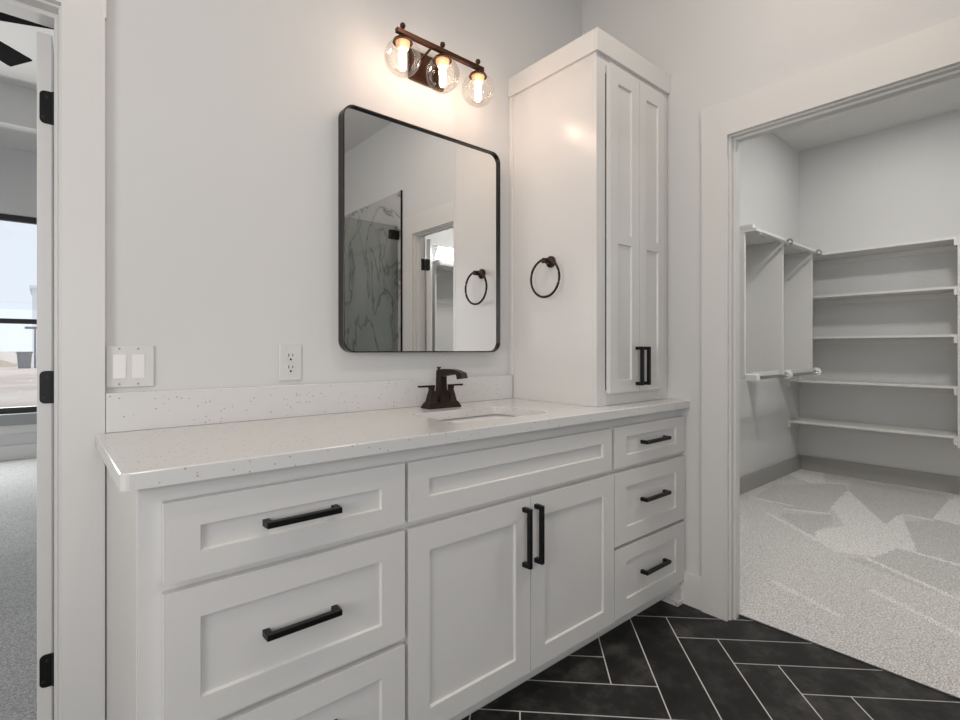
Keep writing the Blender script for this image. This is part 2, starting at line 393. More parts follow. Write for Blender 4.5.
struct('baseboard_bedroom', boxes([(-3.6, 1.9, 5.314, 5.33, .004, .15), (BX1+.1, 1.9, .12, .136, .004, .15)], .0015), M_trim, 'white baseboard along the bedroom wall', 'baseboard')
struct('baseboard_left', boxes([(LX, LX+.016, RY, 0, .001, .142), (LX+.016, BX0-.1, -.016, 0, .001, .142)], .0015), M_trim, 'white baseboard along the left bathroom wall', 'baseboard')

# ------------------------------------------------------------------ windows
def window(name, axis, a0, a1, z0, z1, d0, d1, rails, label, fw=.05, m=None):
    """axis 'x': pane lies along x at depth y; axis 'y': along y at depth x"""
    loc = ((a0+a1)/2, (d0+d1)/2, z0) if axis == 'x' else ((d0+d1)/2, (a0+a1)/2, z0)
    t = thing(name, loc, label, 'window', None, 'structure')
    def B(p0, p1, q0, q1, e0, e1):
        return (p0, p1, e0, e1, q0, q1) if axis == 'x' else (e0, e1, p0, p1, q0, q1)
    fr = [B(a0, a0+fw, z0, z1, d0, d1), B(a1-fw, a1, z0, z1, d0, d1), B(a0+fw, a1-fw, z0, z0+fw, d0, d1), B(a0+fw, a1-fw, z1-fw, z1, d0, d1)]
    obj('window_frame', boxes(fr, .002), m or M_wframe, t)
    for zr in rails:
        obj('meeting_rail', boxes([B(a0+fw, a1-fw, zr-.025, zr+.025, d0+.005, d1-.005)], .002), m or M_wframe, t)
    dm = (d0+d1)/2
    obj('window_pane', boxes([B(a0+fw, a1-fw, z0+fw, z1-fw, dm-.002, dm+.002)]), M_pane, t)
    return t
wb = window('window_1', 'x', WB[0], WB[1], WB[2], WB[3], 5.37, 5.43, [1.415], 'black framed single hung bedroom window beyond the left doorway', .06)
obj('window_sill', bx(WB[0]-.04, WB[1]+.04, 5.29, 5.37, WB[2]-.115, WB[2]+.0, bev=.003), M_sill, wb)
obj('window_apron', bx(WB[0]-.03, WB[1]+.03, 5.312, 5.33, WB[2]-.20, WB[2]-.116, bev=.002), M_trim, wb)
window('window_2', 'x', KW[0], KW[1], KW[2], KW[3], CY-.09, CY-.03, [], 'small high white framed closet window', .03, M_trim)
window('fill_window_side', 'y', BW[0], BW[1], BW[2], BW[3], LX-.09, LX-.04, [], 'unseen window added in the left wall for side fill light', .05)  # unseen, added as an opening for the side fill
window('fill_window_rear', 'x', RW[0], RW[1], RW[2], RW[3], RY-.09, RY-.04, [], 'wide unseen window added behind the camera for front fill light', .05)  # unseen, added as an opening for the front fill

# ------------------------------------------------------------------ doors
def hinge_leaf(bm, x0, x1, y, zc, r=.008, h=.089):
    pts = [(x1, zc-h/2), (x1, zc+h/2)]
    for i in range(5):
        a = R(90+90*i/4); pts.append((x0+r+r*math.cos(a), zc+h/2-r+r*math.sin(a)))
    for i in range(5):
        a = R(180+90*i/4); pts.append((x0+r+r*math.cos(a), zc-h/2+r+r*math.sin(a)))
    prism(bm, pts, 'y', y-.0025, y)
def make_door(name, loc, rz, label, width, height=1.985, hz=(.248, 1.021, 1.784)):
    """built lying along +y from its hinge edge (facing -y); turned by rz"""
    t = thing(name, loc, label, 'door', None, 'structure')
    bm = bmesh.new(); box(bm, -.0315, -.0015, 0, width, .012, height, bev=.0012)
    for xa, xb in ((-.0325, -.0315), (-.0015, -.0005)):                    # raised stiles and rails
        for b in ((0.0, .11, .012, height), (width-.11, width, .012, height), (.11, width-.11, .012, .22), (.11, width-.11, .95, 1.08), (.11, width-.11, height-.12, height)):
            box(bm, xa, xb, b[0]+.001, b[1], b[2], b[3])
    def L(bm):
        bmesh.ops.translate(bm, verts=bm.verts[:], vec=origin(t)); return bm
    obj('door_panel', L(bm), M_trim, t)
    for z in hz:
        bm = bmesh.new(); hinge_leaf(bm, -.0270, .0025, 0, z, .012)
        h = obj('hinge', L(bm), M_black, t); tag(h, 'black hinge leaf with rounded corners')
        bm = bmesh.new()
        for dz in (-.028, .028):
            lathe(bm, [(.004, -.0035), (.004, -.0025)], (-.012 if dz > 0 else -.02, 0, z+dz), 'y', 10)
        lathe(bm, [(.0055, z-.044), (.0055, z+.044)], (.004, -.004, 0), 'z', 10)
        obj('hinge_pin', L(bm), M_dark, h, True)
    bm = bmesh.new()
    for s, x in ((1, .0005),):
        lathe(bm, [(.026, x), (.026, x+s*.008), (.01, x+s*.012), (.01, x+s*.045)], (0, width-.07, .95), 'x', 18)
        box(bm, *( (x-.055, x-.04) if s < 0 else (x+.04, x+.055)), width-.18, width-.06, .94, .96, bev=.003)
    obj('door_handle', L(bm), M_bronze, t, True)
    t.rotation_euler = (0, 0, rz)
    return t
make_door('door_1', (-.1065, .121, 0), R(-3), 'open white bedroom door seen edge on with black hinges', .86)
make_door('door_2', (WX+WT+.018, KY0+.004, 0), R(-144), 'open closet door with black hinges, seen in the mirror', .84)

for z in (.248, 1.021, 1.784):
    obj('hinge', bx(WX+WT-.033, WX+WT+.004, KY0, KY0+.0025, z-.0445, z+.0445), M_black, JT)
# ------------------------------------------------------------------ vanity
YB, YF = -.553, -.575     # face frame front, door fronts
def shaker(bm, x0, x1, z0, z1, yf, th, panels, rec=.0075, sl=.0025, y2=None):
    """slab facing -y with recessed panels (xa,xb,za,zb), stacked in z"""
    xa, xb = panels[0][0], panels[0][1]
    xs = [x0, xa, xb, x1]; zs = [z0]
    for p in panels: zs += [p[2], p[3]]
    zs.append(z1); hole = set(range(1, len(zs)-1, 2))
    V = [[bm.verts.new((x, yf, z)) for z in zs] for x in xs]
    for i in range(3):
        for j in range(len(zs)-1):
            if i == 1 and j in hole: continue
            bm.faces.new((V[i][j], V[i+1][j], V[i+1][j+1], V[i][j+1]))
    for j in hole:
        q = [V[1][j], V[2][j], V[2][j+1], V[1][j+1]]
        inn = [bm.verts.new((v.co.x+(sl if v.co.x < (xa+xb)/2 else -sl), yf+rec, v.co.z+(sl if k < 2 else -sl))) for k, v in enumerate(q)]
        for k in range(4): bm.faces.new((q[k], q[(k+1) % 4], inn[(k+1) % 4], inn[k]))
        bm.faces.new(inn)
    n = len(zs)
    loop = [V[0][j] for j in range(n)] + [V[i][n-1] for i in (1, 2, 3)] + [V[3][j] for j in range(n-2, -1, -1)] + [V[i][0] for i in (2, 1)]
    cx_, cz_ = (x0+x1)/2, (z0+z1)/2; e = .0015
    mid = [bm.verts.new((v.co.x+(e if v.co.x == x1 else -e if v.co.x == x0 else 0), yf+e, v.co.z+(e if v.co.z == z1 else -e if v.co.z == z0 else 0))) for v in loop]
    back = [bm.verts.new((v.co.x, yf+th, v.co.z)) for v in mid]
    for A, B in ((loop, mid), (mid, back)):
        for k in range(len(A)): bm.faces.new((A[k], A[(k+1) % len(A)], B[(k+1) % len(A)], B[k]))
    bm.faces.new(back)
def pull(axis, x, z, L, yf, proj=.034, s=.0135):
    bm = bmesh.new(); h = s/2
    if axis == 'x':
        box(bm, x-L/2, x+L/2, yf-proj, yf-proj+s, z-h, z+h, bev=.0012)
        for e in (-1, 1):
            c = x+e*(L/2-h); box(bm, c-h, c+h, yf-proj+s-.0005, yf, z-h, z+h)
    else:
        box(bm, x-h, x+h, yf-proj, yf-proj+s, z-L/2, z+L/2, bev=.0012)
        for e in (-1, 1):
            c = z+e*(L/2-h); box(bm, x-h, x+h, yf-proj+s-.0005, yf, c-h, c+h)
    return bm
van = thing('vanity_cabinet', (1.04, -.28, 0), 'long light grey shaker vanity cabinet with black pulls under the mirror', 'vanity cabinet')
obj('side_panel', (lambda b: (prism(b, [(.003, -.024), (.011, -.535), (.031, -.535), (.031, -.024)], 'z', .001, .868), b)[1])(bmesh.new()), M_cab, van)
obj('carcass', boxes([ (2.005, 2.02, -.535, -.02, .09, .868), (.031, 2.005, -.535, -.024, .09, .108), (.031, 2.005, -.03, -.024, .108, .868)]), M_cab, van)
ff = bmesh.new()
for b in ((.012, .075, .0, .868), (.562, .622, .064, .868), (1.475, 1.535, .064, .868), (2.012, 2.0385, .064, .868)):
    box(ff, b[0], b[1], YB, -.535, b[2], b[3])
for x0, x1 in ((.075, .562), (.622, 1.475), (1.535, 2.012)):
    for z0, z1 in ((.064, .115), (.635, .700), (.805, .868)): box(ff, x0, x1, YB, -.535, z0, z1)
for x0, x1 in ((.075, .562), (1.535, 2.012)): box(ff, x0, x1, YB, -.535, .340, .405)
obj('face_frame', ff, M_cab, van)
obj('toe_kick', boxes([(.031, 2.0, -.490, -.475, .001, .09), (1.985, 2.022, -.562, -.475, .001, .0635), (1.978, 1.985, -.565, -.49, .001, .018), (1.978, 2.022, -.570, -.562, .001, .018)]), M_cab, van)
def drawer(x0, x1, z0, z1, panel, handle):
    bm = bmesh.new(); shaker(bm, x0, x1, z0, z1, YF, .0205, [panel])
    d = obj('drawer', bm, M_cab, van)
    p = obj('drawer_pull', pull('x', *handle, YF+.009), M_black, d); tag(p, 'square black bar pull')
for z0, z1, pa, pb, hz in ((.673, .830, .724, .776, .752), (.378, .655, .433, .594, .515), (.100, .360, .157, .301, .245)):
    drawer(.050, .586, z0, z1, (.113, .519, pa, pb), (.318, hz, .169))
for z0, z1, pa, pb, hz in ((.674, .830, .717, .789, .755), (.380, .655, .440, .595, .526), (.105, .366, .162, .310, .236)):
    drawer(1.507, 2.030, z0, z1, (1.583, 1.956, pa, pb), (1.781, hz, .182))
bm = bmesh.new(); shaker(bm, .598, 1.487, .674, .829, YF, .0205, [(.662, 1.434, .729, .778)])
obj('false_drawer_front', bm, M_cab, van)
for x0, x1, hx in ((.598, 1.0515, 1.021), (1.0545, 1.502, 1.075)):
    bm = bmesh.new(); shaker(bm, x0, x1, .100, .655, YF, .0205, [(x0+.066, x1-.065, .161, .586)])
    d = obj('door', bm, M_cab, van)
    p = obj('door_pull', pull('z', hx, .537, .185, YF), M_black, d); tag(p, 'square black vertical bar pull')

# countertop with sink cutout, backsplash
SX0, SX1, SY0, SY1 = .83, 1.25, -.485, -.205
def counter_mesh():
    bm = bmesh.new(); zt, zb = .900, .8685
    out = [(0.0025, -.001), (2.0385, -.001), (2.0385, -.594)]
    r = .014
    for i in range(5):
        a = R(270-90*i/4); out.append((-.020+r+r*math.cos(a), -.594+r+r*math.sin(a)))
    out += [(-.020, -.0235), (0.0025, -.0235)]
    inn = rrect(SX0, SX1, SY0, SY1, .045, 7)
    def ring(pts, z): return [bm.verts.new((x, y, z)) for x, y in pts]
    e = .002
    def off(pts, d):   # simple inset toward centroid directions by edge normals
        n = len(pts); res = []
        for i in range(n):
            p0, p, p1 = Vector(pts[i-1]), Vector(pts[i]), Vector(pts[(i+1) % n])
            a = (p-p0).normalized(); b = (p1-p).normalized(); nn = (Vector((-a.y, a.x))+Vector((-b.y, b.x)))
            nn = nn/max(1e-6, nn.length_squared)*2 if nn.length > .2 else Vector((0, 0))
            res.append(tuple(p+nn*d))
        return res
    area = sum(out[i][0]*out[(i+1) % len(out)][1]-out[(i+1) % len(out)][0]*out[i][1] for i in range(len(out)))
    s = 1 if area > 0 else -1
    T1 = ring(off(out, s*e), zt); T2 = ring(out, zt-e); B1 = ring(out, zb)
    I1 = ring(inn, zt); I2 = ring(inn, zb)
    for A, B in ((T1, T2), (T2, B1), (I1, I2)):
        for k in range(len(A)): bm.faces.new((A[k], A[(k+1) % len(A)], B[(k+1) % len(A)], B[k]))
    for O, I in ((T1, I1), (B1, I2)):
        es = []
        for Lp in (O, I):
            for k in range(len(Lp)): es.append(bm.edges.get((Lp[k], Lp[(k+1) % len(Lp)])) or bm.edges.new((Lp[k], Lp[(k+1) % len(Lp)])))
        bmesh.ops.triangle_fill(bm, use_beauty=True, edges=es)
    return bm
ct = thing('countertop', (1.04, -.3, .8685), 'white speckled quartz countertop on the vanity with a sink cutout', 'countertop')
obj('counter_slab', counter_mesh(), M_quartz, ct)
obj('backsplash', bx(.0015, 1.512, -.021, -.001, .9003, 1.0065, bev=.0015), M_quartz, ct)

sink = thing('undermount_sink', (1.04, -.345, .72), 'white undermount basin sunk in the quartz countertop below the faucet', 'sink')
bm = bmesh.new()
secs = []
for dx, z in ((.022, .8683), (.016, .8683), (.007, .862), (.004, .860), (-.012, .79), (-.035, .745), (-.10, .73), (-.135, .728)):
    secs.append([(x, y, z) for x, y in rrect(SX0-dx, SX1+dx, SY0-dx, SY1+dx, max(.02, .05-max(0, -dx)*.2), 7)])
loft(bm, secs, caps=False)
bm.faces.new([v for v in bm.verts if abs(v.co.z-.728) < 1e-5])
obj('basin', bm, M_porc, sink, True)
bm = bmesh.new(); lathe(bm, [(.030, .7285), (.030, .731), (.022, .733), (.0, .733)], (1.04, -.345, 0), 'z', 24, False)
obj('drain', bm, M_bronze, sink, True)

# faucet
fx, fy = 1.045, -.105
fa = thing('faucet', (fx, fy, .9), 'dark bronze two handle centerset faucet on the countertop behind the sink', 'faucet')
def rect_sec(x0, x1, y0, y1, z): return [(x0, y0, z), (x1, y0, z), (x1, y1, z), (x0, y1, z)]
bm = bmesh.new()
loft(bm, [rect_sec(fx-.074, fx+.074, fy-.031, fy+.031, z) for z in (.9002, .904)] + [rect_sec(fx-.066, fx+.066, fy-.024, fy+.024, .920), rect_sec(fx-.063, fx+.063, fy-.022, fy+.022, .924)])
obj('base_plate', bm, M_bronze, fa)
bm = bmesh.new()
loft(bm, [rect_sec(fx-.024, fx+.024, fy-.024, fy+.024, .923), rect_sec(fx-.018, fx+.018, fy-.02, fy+.02, .945), rect_sec(fx-.015, fx+.015, fy-.016, fy+.016, .98),
          rect_sec(fx-.014, fx+.014, fy-.016, fy+.016, 1.02), rect_sec(fx-.014, fx+.014, fy-.018, fy+.014, 1.042)])
path = [(fy+.012, 1.046, 1.018), (fy-.03, 1.050, 1.022), (fy-.080, 1.050, 1.030), (fy-.106, 1.047, 1.031), (fy-.122, 1.036, 1.016), (fy-.128, 1.016, 1.008)]
secs = []
for i, (y, zt, zb) in enumerate(path):
    w = .014-.001*i*.5
    if i < 4: secs.append([(fx-w, y, zb), (fx+w, y, zb), (fx+w, y, zt), (fx-w, y, zt)])
secs.append([(fx-.0135, fy-.112, 1.023), (fx+.0135, fy-.112, 1.023), (fx+.0135, fy-.138, 1.038), (fx-.0135, fy-.138, 1.038)])
secs.append([(fx-.0135, fy-.114, 1.014), (fx+.0135, fy-.114, 1.014), (fx+.0135, fy-.147, 1.019), (fx-.0135, fy-.147, 1.019)])
loft(bm, secs)
obj('spout', bm, M_bronze, fa)
bm = bmesh.new(); lathe(bm, [(.0045, 1.03), (.0045, 1.049), (.0085, 1.051), (.0085, 1.056), (.0, 1.057)], (fx, fy+.016, 0), 'z', 14, False)
obj('lift_rod', bm, M_bronze, fa, True)
for s in (-1, 1):
    hx = fx+s*.046; bm = bmesh.new()
    loft(bm, [rect_sec(hx-.0165, hx+.0165, fy-.019, fy+.019, .923), rect_sec(hx-.0135, hx+.0135, fy-.015, fy+.015, .940), rect_sec(hx-.0075, hx+.0075, fy-.009, fy+.009, .970), rect_sec(hx-.0095, hx+.0095, fy-.010, fy+.010, .981)])
    h = obj('handle', bm, M_bronze, fa)
    x0, x1 = (hx-.058, hx+.011) if s < 0 else (hx-.011, hx+.056)
    obj('lever', bx(x0, x1, fy-.009, fy+.009, .981, .988, bev=.0015), M_bronze, h)

# ------------------------------------------------------------------ tall linen cabinet
TX0, TX1, TY = 1.513, 2.0385, -.487
tc = thing('linen_cabinet', (1.776, -.245, .9003), 'tall light grey linen cabinet with two black pulls standing on the countertop', 'linen cabinet')
obj('carcass', boxes([(TX0, TX0+.018, TY+.02, -.022, .9005, 2.285), (TX1-.018, TX1, TY+.02, -.001, .9005, 2.285), (TX0+.018, TX1-.018, TY+.02, -.001, 2.24, 2.285), (TX0+.018, TX1-.018, -.012, -.001, .9005, 2.24), (TX0+.018, TX1-.018, TY+.02, -.012, .9005, .93)]), M_cab, tc)
obj('scribe_strip', bx(TX0-.006, TX0+.012, -.0215, -.001, 1.007, 2.285, bev=.001), M_cab, tc)
obj('face_frame', boxes([(TX0-.001, TX0+.056, TY, TY+.0195, .9005, 2.285), (TX1-.063, TX1, TY, TY+.0195, .9005, 2.285), (TX0+.056, TX1-.063, TY, TY+.0195, 2.22, 2.285), (TX0+.056, TX1-.063, TY, TY+.0195, .9005, .965)], .0006), M_cab, tc)
obj('crown_board', boxes([(TX0-.014, TX1, TY-.014, TY, 2.283, 2.369), (TX0-.014, TX0, TY, -.001, 2.283, 2.369), (TX0, TX1, TY, -.001, 2.3, 2.367)], .0008), M_cab, tc)
for x0, x1, hx in ((1.570, 1.7725, 1.752), (1.7755, 1.976, 1.802)):
    bm = bmesh.new(); shaker(bm, x0, x1, .950, 2.254, TY-.023, .019, [(x0+.054, x1-.053, .999, 1.548), (x0+.054, x1-.053, 1.588, 2.187)])
    d = obj('door', bm, M_cab, tc)
    p = obj('door_pull', pull('z', hx, 1.056, .16, TY-.023), M_black, d); tag(p, 'square black vertical bar pull')

# towel ring on the side of the tall cabinet
tr = thing('towel_ring', (TX0-.0015, -.254, 1.495), 'dark bronze towel ring mounted on the tall cabinet side', 'towel ring')
bm = bmesh.new(); lathe(bm, [(.0245, TX0-.0012), (.0245, TX0-.008), (.019, TX0-.013), (.011, TX0-.016), (.010, TX0-.05), (.012, TX0-.052), (.0, TX0-.053)], (0, -.254, 1.495), 'x', 28, False)
obj('mount', bm, M_bronze, tr, True)
bm = bmesh.new(); rr_ = .079
tube(bm, [(TX0-.042, -.254+rr_*math.sin(2*math.pi*i/56), 1.495-.072+rr_*math.cos(2*math.pi*i/56)) for i in range(56)], .0052, 10, True)
obj('ring', bm, M_bronze, tr, True)

# ------------------------------------------------------------------ mirror
MX0, MX1, MZ0, MZ1 = .670, 1.415, 1.113, 1.990
mi = thing('wall_mirror', (1.0425, -.001, MZ0), 'rectangular rounded corner mirror in a thin dark metal frame above the sink', 'mirror')
bm = bmesh.new()
O = rrect(MX0, MX1, MZ0, MZ1, .045, 10); I = rrect(MX0+.0045, MX1-.0045, MZ0+.0045, MZ1-.0045, .041, 10)
rings = [[bm.verts.new((x, y, z)) for x, z in P_] for P_, y in ((O, -.001), (O, -.041), (rrect(MX0+.001, MX1-.001, MZ0+.001, MZ1-.001, .044, 10), -.042), (rrect(MX0+.0038, MX1-.0038, MZ0+.0038, MZ1-.0038, .0415, 10), -.042), (I, -.041), (I, -.001))]
for A, B in list(zip(rings, rings[1:])) + [(rings[-1], rings[0])]:
    for k in range(len(A)): bm.faces.new((A[k], A[(k+1) % len(A)], B[(k+1) % len(A)], B[k]))
obj('mirror_frame', bm, M_frame, mi)
bm = bmesh.new(); prism(bm, rrect(MX0+.004, MX1-.004, MZ0+.004, MZ1-.004, .041, 10), 'y', -.029, -.023)
obj('mirror_glass', bm, M_mirror, mi)

# ------------------------------------------------------------------ vanity light
vx, vy, vz = 1.040, -.120, 2.277
vl = thing('vanity_light', (vx, 0, 2.25), 'lit bronze three globe vanity light on the wall above the mirror', 'light fixture')
obj('back_plate', bx(vx-.083, vx+.083, -.022, -.0005, 2.190, 2.307, bev=.005), M_lampbronze, vl)
for s in (-.045, .045):
    bm = bmesh.new(); tube(bm, [(vx+s, -.02, 2.262), (vx+s, -.06, 2.266), (vx+s, -.10, 2.275), (vx+s, vy, vz)], .005, 10)
    obj('arm', bm, M_lampbronze, vl, True)
obj('cross_bar', bx(vx-.205, vx+.205, vy-.0085, vy+.0085, vz-.0085, vz+.0085, bev=.001), M_lampbronze, vl)
gz, gr = 2.187, .066
for k, gx in enumerate((vx-.178, vx, vx+.178)):
    bm = bmesh.new(); lathe(bm, [(.006, vz-.009), (.006, 2.258), (.026, 2.254), (.034, 2.248), (.037, 2.240), (.033, 2.240), (.0, 2.245)], (gx, vy, 0), 'z', 26, False)
    sh = obj('socket_cap', bm, M_lampbronze, vl, True)
    bm = bmesh.new(); lathe(bm, [(.004, vz+.009), (.004, vz+.016), (.008, vz+.018), (.0105, vz+.025), (.008, vz+.032), (.0, vz+.035)], (gx, vy, 0), 'z', 16, False)
    obj('finial', bm, M_lampbronze, vl, True)
    bm = bmesh.new(); lathe(bm, [(.027, 2.243), (.025, 2.228), (.020, 2.216), (.0, 2.216)], (gx, vy, 0), 'z', 20, False)
    obj('bulb_socket', bm, M_amber, sh, True)
    bm = bmesh.new()
    prof = [(gr*math.sin(a), gz+gr*math.cos(a)) for a in [math.acos(.80)+ (math.pi-math.acos(.80))*i/18 for i in range(19)]]
    lathe(bm, prof, (gx, vy, 0), 'z', 32, False)
    g = obj('glass_globe', bm, M_globe, vl, True); tag(g, 'clear glass globe shade')
    bm = bmesh.new(); lathe(bm, [(.010, 2.216), (.0125, 2.207), (.0125, 2.150), (.009, 2.142), (.0, 2.139)], (gx, vy, 0), 'z', 18, False)
    b = obj('bulb', bm, M_bulb, vl, True); tag(b, 'glowing tubular filament bulb')
    light('bulb_light', 'POINT', (gx, vy-.022, 2.157), 1.15, (1.0, .72, .56), shadow_soft_size=.02)

vl.location.z -= .008
# ------------------------------------------------------------------ switch and outlet
sw = thing('light_switch', (.058, 0, 1.077), 'white double rocker light switch plate beside the left door casing', 'light switch')
obj('cover_plate', bx(.003, .114, -.006, -.0004, 1.019, 1.134, bev=.003, seg=2), M_plate, sw)
for x0, x1, til in ((.018, .047, 1), (.061, .090, -1)):
    obj('rocker_bezel', boxes([(x0-.002, x1+.002, -.0064, -.0055, 1.043, 1.112)]), M_plate, sw)
    bm = bmesh.new(); z0, z1 = 1.045, 1.110; zm = (z0+z1)/2
    prism(bm, [(-.0059, z0), (-.0085 if til > 0 else -.0065, z0), (-.0075, zm), (-.0065 if til > 0 else -.0085, z1), (-.0059, z1)], 'x', x0, x1)
    obj('rocker', bm, M_porc, sw)
    for z in (1.029, 1.126):
        bm = bmesh.new(); lathe(bm, [(.003, -.0059), (.003, -.0067), (.0, -.0068)], ((x0+x1)/2, 0, z), 'y', 10, False)
        obj('screw', bm, M_graytrim, sw, True)
ol = thing('wall_outlet', (.4995, 0, 1.079), 'white duplex outlet on the wall above the backsplash', 'outlet')
obj('cover_plate', bx(.462, .537, -.006, -.0004, 1.020, 1.139, bev=.003, seg=2), M_plate, ol)
for zc in (1.060, 1.099):
    bm = bmesh.new(); prism(bm, rrect(.4825, .5165, zc-.0165, zc+.0165, .011, 5), 'y', -.0072, -.0058)
    f = obj('receptacle', bm, M_plate, ol)
    obj('slot', boxes([(.4915, .4940, -.0076, -.0070, zc+.001, zc+.011), (.5045, .5070, -.0076, -.0070, zc+.002, zc+.010)]), M_dark, f)
    bm = bmesh.new(); lathe(bm, [(.0035, -.0070), (.0035, -.0076), (0, -.0076)], (.4993, 0, zc-.008), 'y', 12, False)
    obj('ground_hole', bm, M_dark, f)

# ------------------------------------------------------------------ recessed cans and closet ceiling light
for i, (x, y) in enumerate(CANS):
    lab = ['recessed ceiling light over the left end of the vanity', 'recessed ceiling light in front of the closet door'][i]
    t = thing('recessed_light', (x, y, CZ), lab, 'ceiling light', 'recessed bathroom ceiling lights')
    bm = bmesh.new(); lathe(bm, [(.07, CZ-.001), (.09, CZ-.001), (.09, CZ-.006), (.07, CZ-.009), (.07, CZ-.001)], (x, y, 0), 'z', 28, False); obj('trim_ring', bm, M_white, t, True)
    bm = bmesh.new(); lathe(bm, [(.069, CZ-.004), (.0, CZ-.004)], (x, y, 0), 'z', 28, False); obj('diffuser', bm, M_can, t)
for (x, y), lab in zip(KCANS, ('small round ceiling light near the far closet wall', 'larger round ceiling light in the middle of the closet')):
    t = thing('closet_ceiling_light', (x, y, CZ), lab, 'ceiling light', 'closet ceiling lights')
    rd = .085 if x > 4 else .18
    bm = bmesh.new(); lathe(bm, [(rd, CZ-.0005), (rd, CZ-.012), (rd-.007, CZ-.014), (rd-.007, CZ-.0005)], (x, y, 0), 'z', 28, False); obj('trim_ring', bm, M_white, t, True)
    bm = bmesh.new(); lathe(bm, [(rd-.008, CZ-.011), (.0, CZ-.011)], (x, y, 0), 'z', 28, False); obj('diffuser', bm, M_kcan, t)

# ------------------------------------------------------------------ closet shelving
names = ['top', 'second', 'third', 'fourth', 'lowest']
for nm, z in zip(names, (1.954, 1.589, 1.235, .853, .487)):
    lab = {'top': 'long white closet shelf, the topmost on the far wall', 'second': 'long white closet shelf, second from the top on the far wall', 'third': 'long white closet shelf, middle one on the far wall',
           'fourth': 'long white closet shelf, second from the bottom on the far wall', 'lowest': 'long white closet shelf, the lowest above the grey baseboard'}[nm]
    s = thing('closet_shelf', (5.1, -.57, z-.02), lab, 'shelf', 'long shelves on the far closet wall')
    obj('shelf_board', bx(4.965, FX-.0005, -1.128, -.0005, z-.019, z, bev=.0015), M_shelf, s)
    obj('cleat', bx(4.968, FX-.02, -.02, -.0005, z-.064, z-.0193, bev=.001), M_shelf, s)
    obj('cleat', bx(4.955, FX-.02, -1.128, -1.108, z-.064, z-.0193, bev=.001), M_shelf, s)
    obj('cleat', bx(FX-.0185, FX-.0005, -1.108, -.0205, z-.064, z-.0193, bev=.001), M_shelf, s)
tag(obj('shelf_divider', bx(4.955, FX-.0005, -1.150, -1.1285, .40, 1.956, bev=.0015), M_shelf, None), 'white upright panel at the right end of the long closet shelves', 'shelf divider')

def hanging_unit(sy, y0, label, x0=3.56, x1=4.954):
    """double hang unit along a wall at y=y0, built towards sy"""
    t = thing('hanging_unit', ((x0+x1)/2, y0+sy*.14, .93), label, 'closet hanging unit')
    def Y(a, b): return tuple(sorted((y0+sy*a, y0+sy*b)))
    e = .0005
    obj('top_shelf', bx(x0, x1, *Y(e, .282), 1.934, 1.954, bev=.0015), M_shelf, t)
    obj('end_cleat', bx(x0+.001, x0+.04, *Y(e, .26), 1.954, 1.985, bev=.004), M_shelf, t)
    obj('end_stile', bx(x0, x0+.02, *Y(e, .205), .92, 1.9335, bev=.001), M_shelf, t)
    obj('end_cleat', bx(x0-.004, x0+.04, *Y(.2055, .292), .905, .957, bev=.008), M_white, t)
    for xd in (4.075, 4.72):
        obj('upright_panel', bx(xd, xd+.018, *Y(e, .268), .930, 1.9335, bev=.001), M_shelf, t)
    obj('rod_rail', bx(x0+.041, 4.0745, *Y(.225, .243), .925, .965, bev=.001), M_shelf, t)
    obj('rod_rail', bx(4.0935, 4.7195, *Y(.225, .243), .925, .965, bev=.001), M_shelf, t)
    for z, off in ((1.915, .297), (.930, .280)):
        for xa, xb in ((x0+.04, 4.106), (4.128, 4.765)):
            yy = y0+sy*off; bm = bmesh.new(); lathe(bm, [(.0125, xa), (.0125, xb)], (0, yy, z), 'x', 14)
            r = obj('hanging_rod', bm, M_chrome, t, True); tag(r, 'chrome clothes rod')
        for xc in (4.12, 4.775):
            yy = y0+sy*off; bm = bmesh.new()
            if z > 1.5:
                tube(bm, [(xc, yy+sy*.021*math.cos(a), z+.012+.021*math.sin(a)) for a in [R(-100+25*i) for i in range(13)]], .008, 8)
            else:
                lathe(bm, [(.0, xc+.022), (.036, xc+.022), (.036, xc+.004), (.024, xc), (.024, xc-.014), (.0, xc-.014)], (0, yy, z+.008), 'x', 20, False)
            f = obj('rod_bracket', bm, M_chrome if z > 1.5 else M_white, t, True)
            if z < 1.5:
                bm = bmesh.new(); lathe(bm, [(.018, xc-.015), (.018, xc-.026), (.0, xc-.026)], (0, yy, z+.004), 'x', 16, False); obj('rod_socket', bm, M_chrome, f, True)
    return t
hanging_unit(-1, 0, 'white double hanging unit with chrome rods on the left closet wall')
hanging_unit(1, CY, 'white double hanging unit below the closet window, seen in the mirror', 2.75, 4.954)

# ------------------------------------------------------------------ shower behind the camera, seen in the mirror
struct('wall_tile', boxes([(WX-.012, WX-.0005, RY+.0005, -1.846, .001, 2.385), (1.30, WX-.0125, RY+.0005, RY+.012, .001, 2.385)]), M_marble, 'grey veined marble tile cladding of the shower, seen in the mirror', 'wall tile')
struct('trim_6', boxes([(WX-.015, WX-.0005, -1.8455, -1.838, .001, 2.388)]), M_black, 'thin black metal edge of the marble tile', 'tile edge trim')
sd = thing('shower_door', (1.6, -1.88, .02), 'frameless clear glass shower door with black hinges, seen in the mirror', 'shower door')
obj('glass_panel', bx(1.34, 2.018, -1.885, -1.875, .02, 2.105), M_shglass, sd)
for z in (2.035, .25):
    obj('hinge', bx(1.945, 2.027, -1.898, -1.862, z-.035, z+.035, bev=.003), M_black, sd)
bm = bmesh.new(); tube(bm, [(1.39, -1.875, .95), (1.39, -1.83, .95), (1.39, -1.82, .98), (1.39, -1.82, 1.22), (1.39, -1.83, 1.25), (1.39, -1.875, 1.25)], .009, 10); obj('handle', bm, M_black, sd, True)
sr = thing('shower_screen', (1.32, -2.6, .02), 'clear glass side panel of the shower enclosure', 'shower screen')
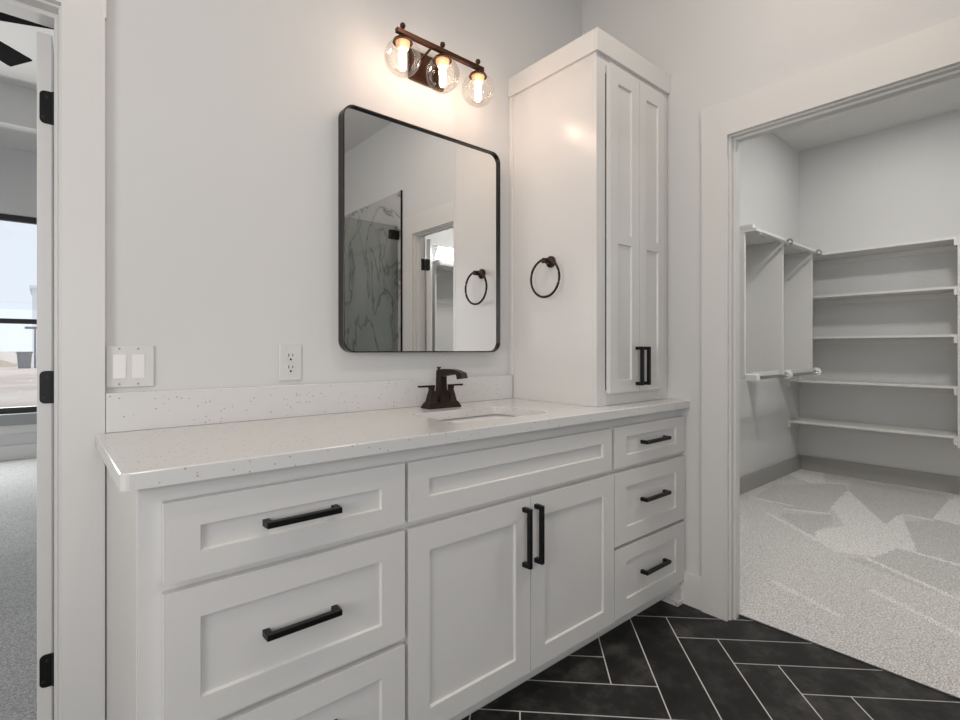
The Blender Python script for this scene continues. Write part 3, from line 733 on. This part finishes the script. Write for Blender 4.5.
obj('glass_panel', bx(1.315, 1.325, RY+.014, -1.888, .02, 2.105), M_shglass, sr)
obj('clamp', bx(1.303, 1.337, -2.0, -1.94, .002, .06, bev=.003), M_black, sr)

# ------------------------------------------------------------------ ceiling fan in the bedroom
hx, hy, hz = -.62, 2.015, 2.85
fn = thing('ceiling_fan', (hx, hy, 3.53), 'black ceiling fan whose blade tips show through the left doorway', 'ceiling fan')
bm = bmesh.new(); lathe(bm, [(.07, 3.53), (.06, 3.48), (.016, 3.46), (.016, 2.98), (.05, 2.96), (.105, 2.93), (.115, 2.86), (.10, 2.80), (.05, 2.775), (.0, 2.77)], (hx, hy, 0), 'z', 28, False)
obj('motor_housing', bm, M_fan, fn, True)
for k in range(5):
    a = R(-25+72*k); ca, sa = math.cos(a), math.sin(a); bm = bmesh.new()
    def P(r, w, z): return (hx+ca*r-sa*w, hy+sa*r+ca*w, hz+z)
    secs = []
    for r, w in ((.10, .03), (.20, .035), (.24, .058), (.555, .070), (.572, .068)):
        secs.append([P(r, -w, .016*w/.07-.003), P(r, w, -.016*w/.07-.003), P(r, w, -.016*w/.07+.003), P(r, -w, .016*w/.07+.003)])
    loft(bm, secs); obj('blade', bm, M_fan, fn)

# ------------------------------------------------------------------ outside the bedroom window
bm = grid(-200, 200, 5.6, 500, -.35, 20)
struct('ground', bm, M_dirt, 'bare pinkish dirt outside the bedroom window', 'ground')
bm = bmesh.new(); secs = []
for i in range(31):
    x = -17+i*.5; hgt = 1.75*math.sin(math.pi*i/30)**.8*(1+.12*math.sin(i*1.3))
    secs.append([(x, 62+(-5+10*j/12), -.36+max(0, hgt*(1-((j-6)/6)**2))) for j in range(13)])
loft(bm, secs, False)
tag(obj('dirt_mound', bm, M_mound, None, True, (-9, 62, -.35)), 'low tan dirt mound far outside the window', 'dirt mound')
bx_, by_ = -1.35, 52
t = thing('trash_bin', (bx_, by_, -.35), 'small grey bin standing on the dirt outside', 'bin')
bm = bmesh.new(); loft(bm, [rect_sec(bx_-a, bx_+a, by_-a, by_+a, z) for a, z in ((.36, -.35), (.44, .80), (.44, .83))]); obj('body', bm, M_bin, t)
obj('lid', bx(bx_-.50, bx_+.50, by_-.5, by_+.5, .83, .95, bev=.02), M_bin, t)
px_ = -.72
t = thing('lamp_post', (px_, by_, -.35), 'thin dark lamp post outside the bedroom window', 'lamp post')
bm = bmesh.new(); lathe(bm, [(.07, -.35), (.055, 2.75)], (px_, by_, 0), 'z', 12); obj('pole', bm, M_bin, t, True)
bm = bmesh.new(); box(bm, px_-.62, px_+.12, by_-.15, by_+.15, 2.75, 2.93, bev=.03); obj('lamp_head', bm, M_bin, t)
t = thing('house', (2.5, 70, -.35), 'pale house far outside behind the lamp post', 'house')
obj('body', bx(-1.1, 6.5, 66, 74, -.35, 7.2), M_house, t)
bm = bmesh.new(); prism(bm, [(65.7, 7.2), (74.3, 7.2), (74.3, 7.5), (65.7, 7.5)], 'x', -1.3, 6.7); obj('roof', bm, M_house, t)
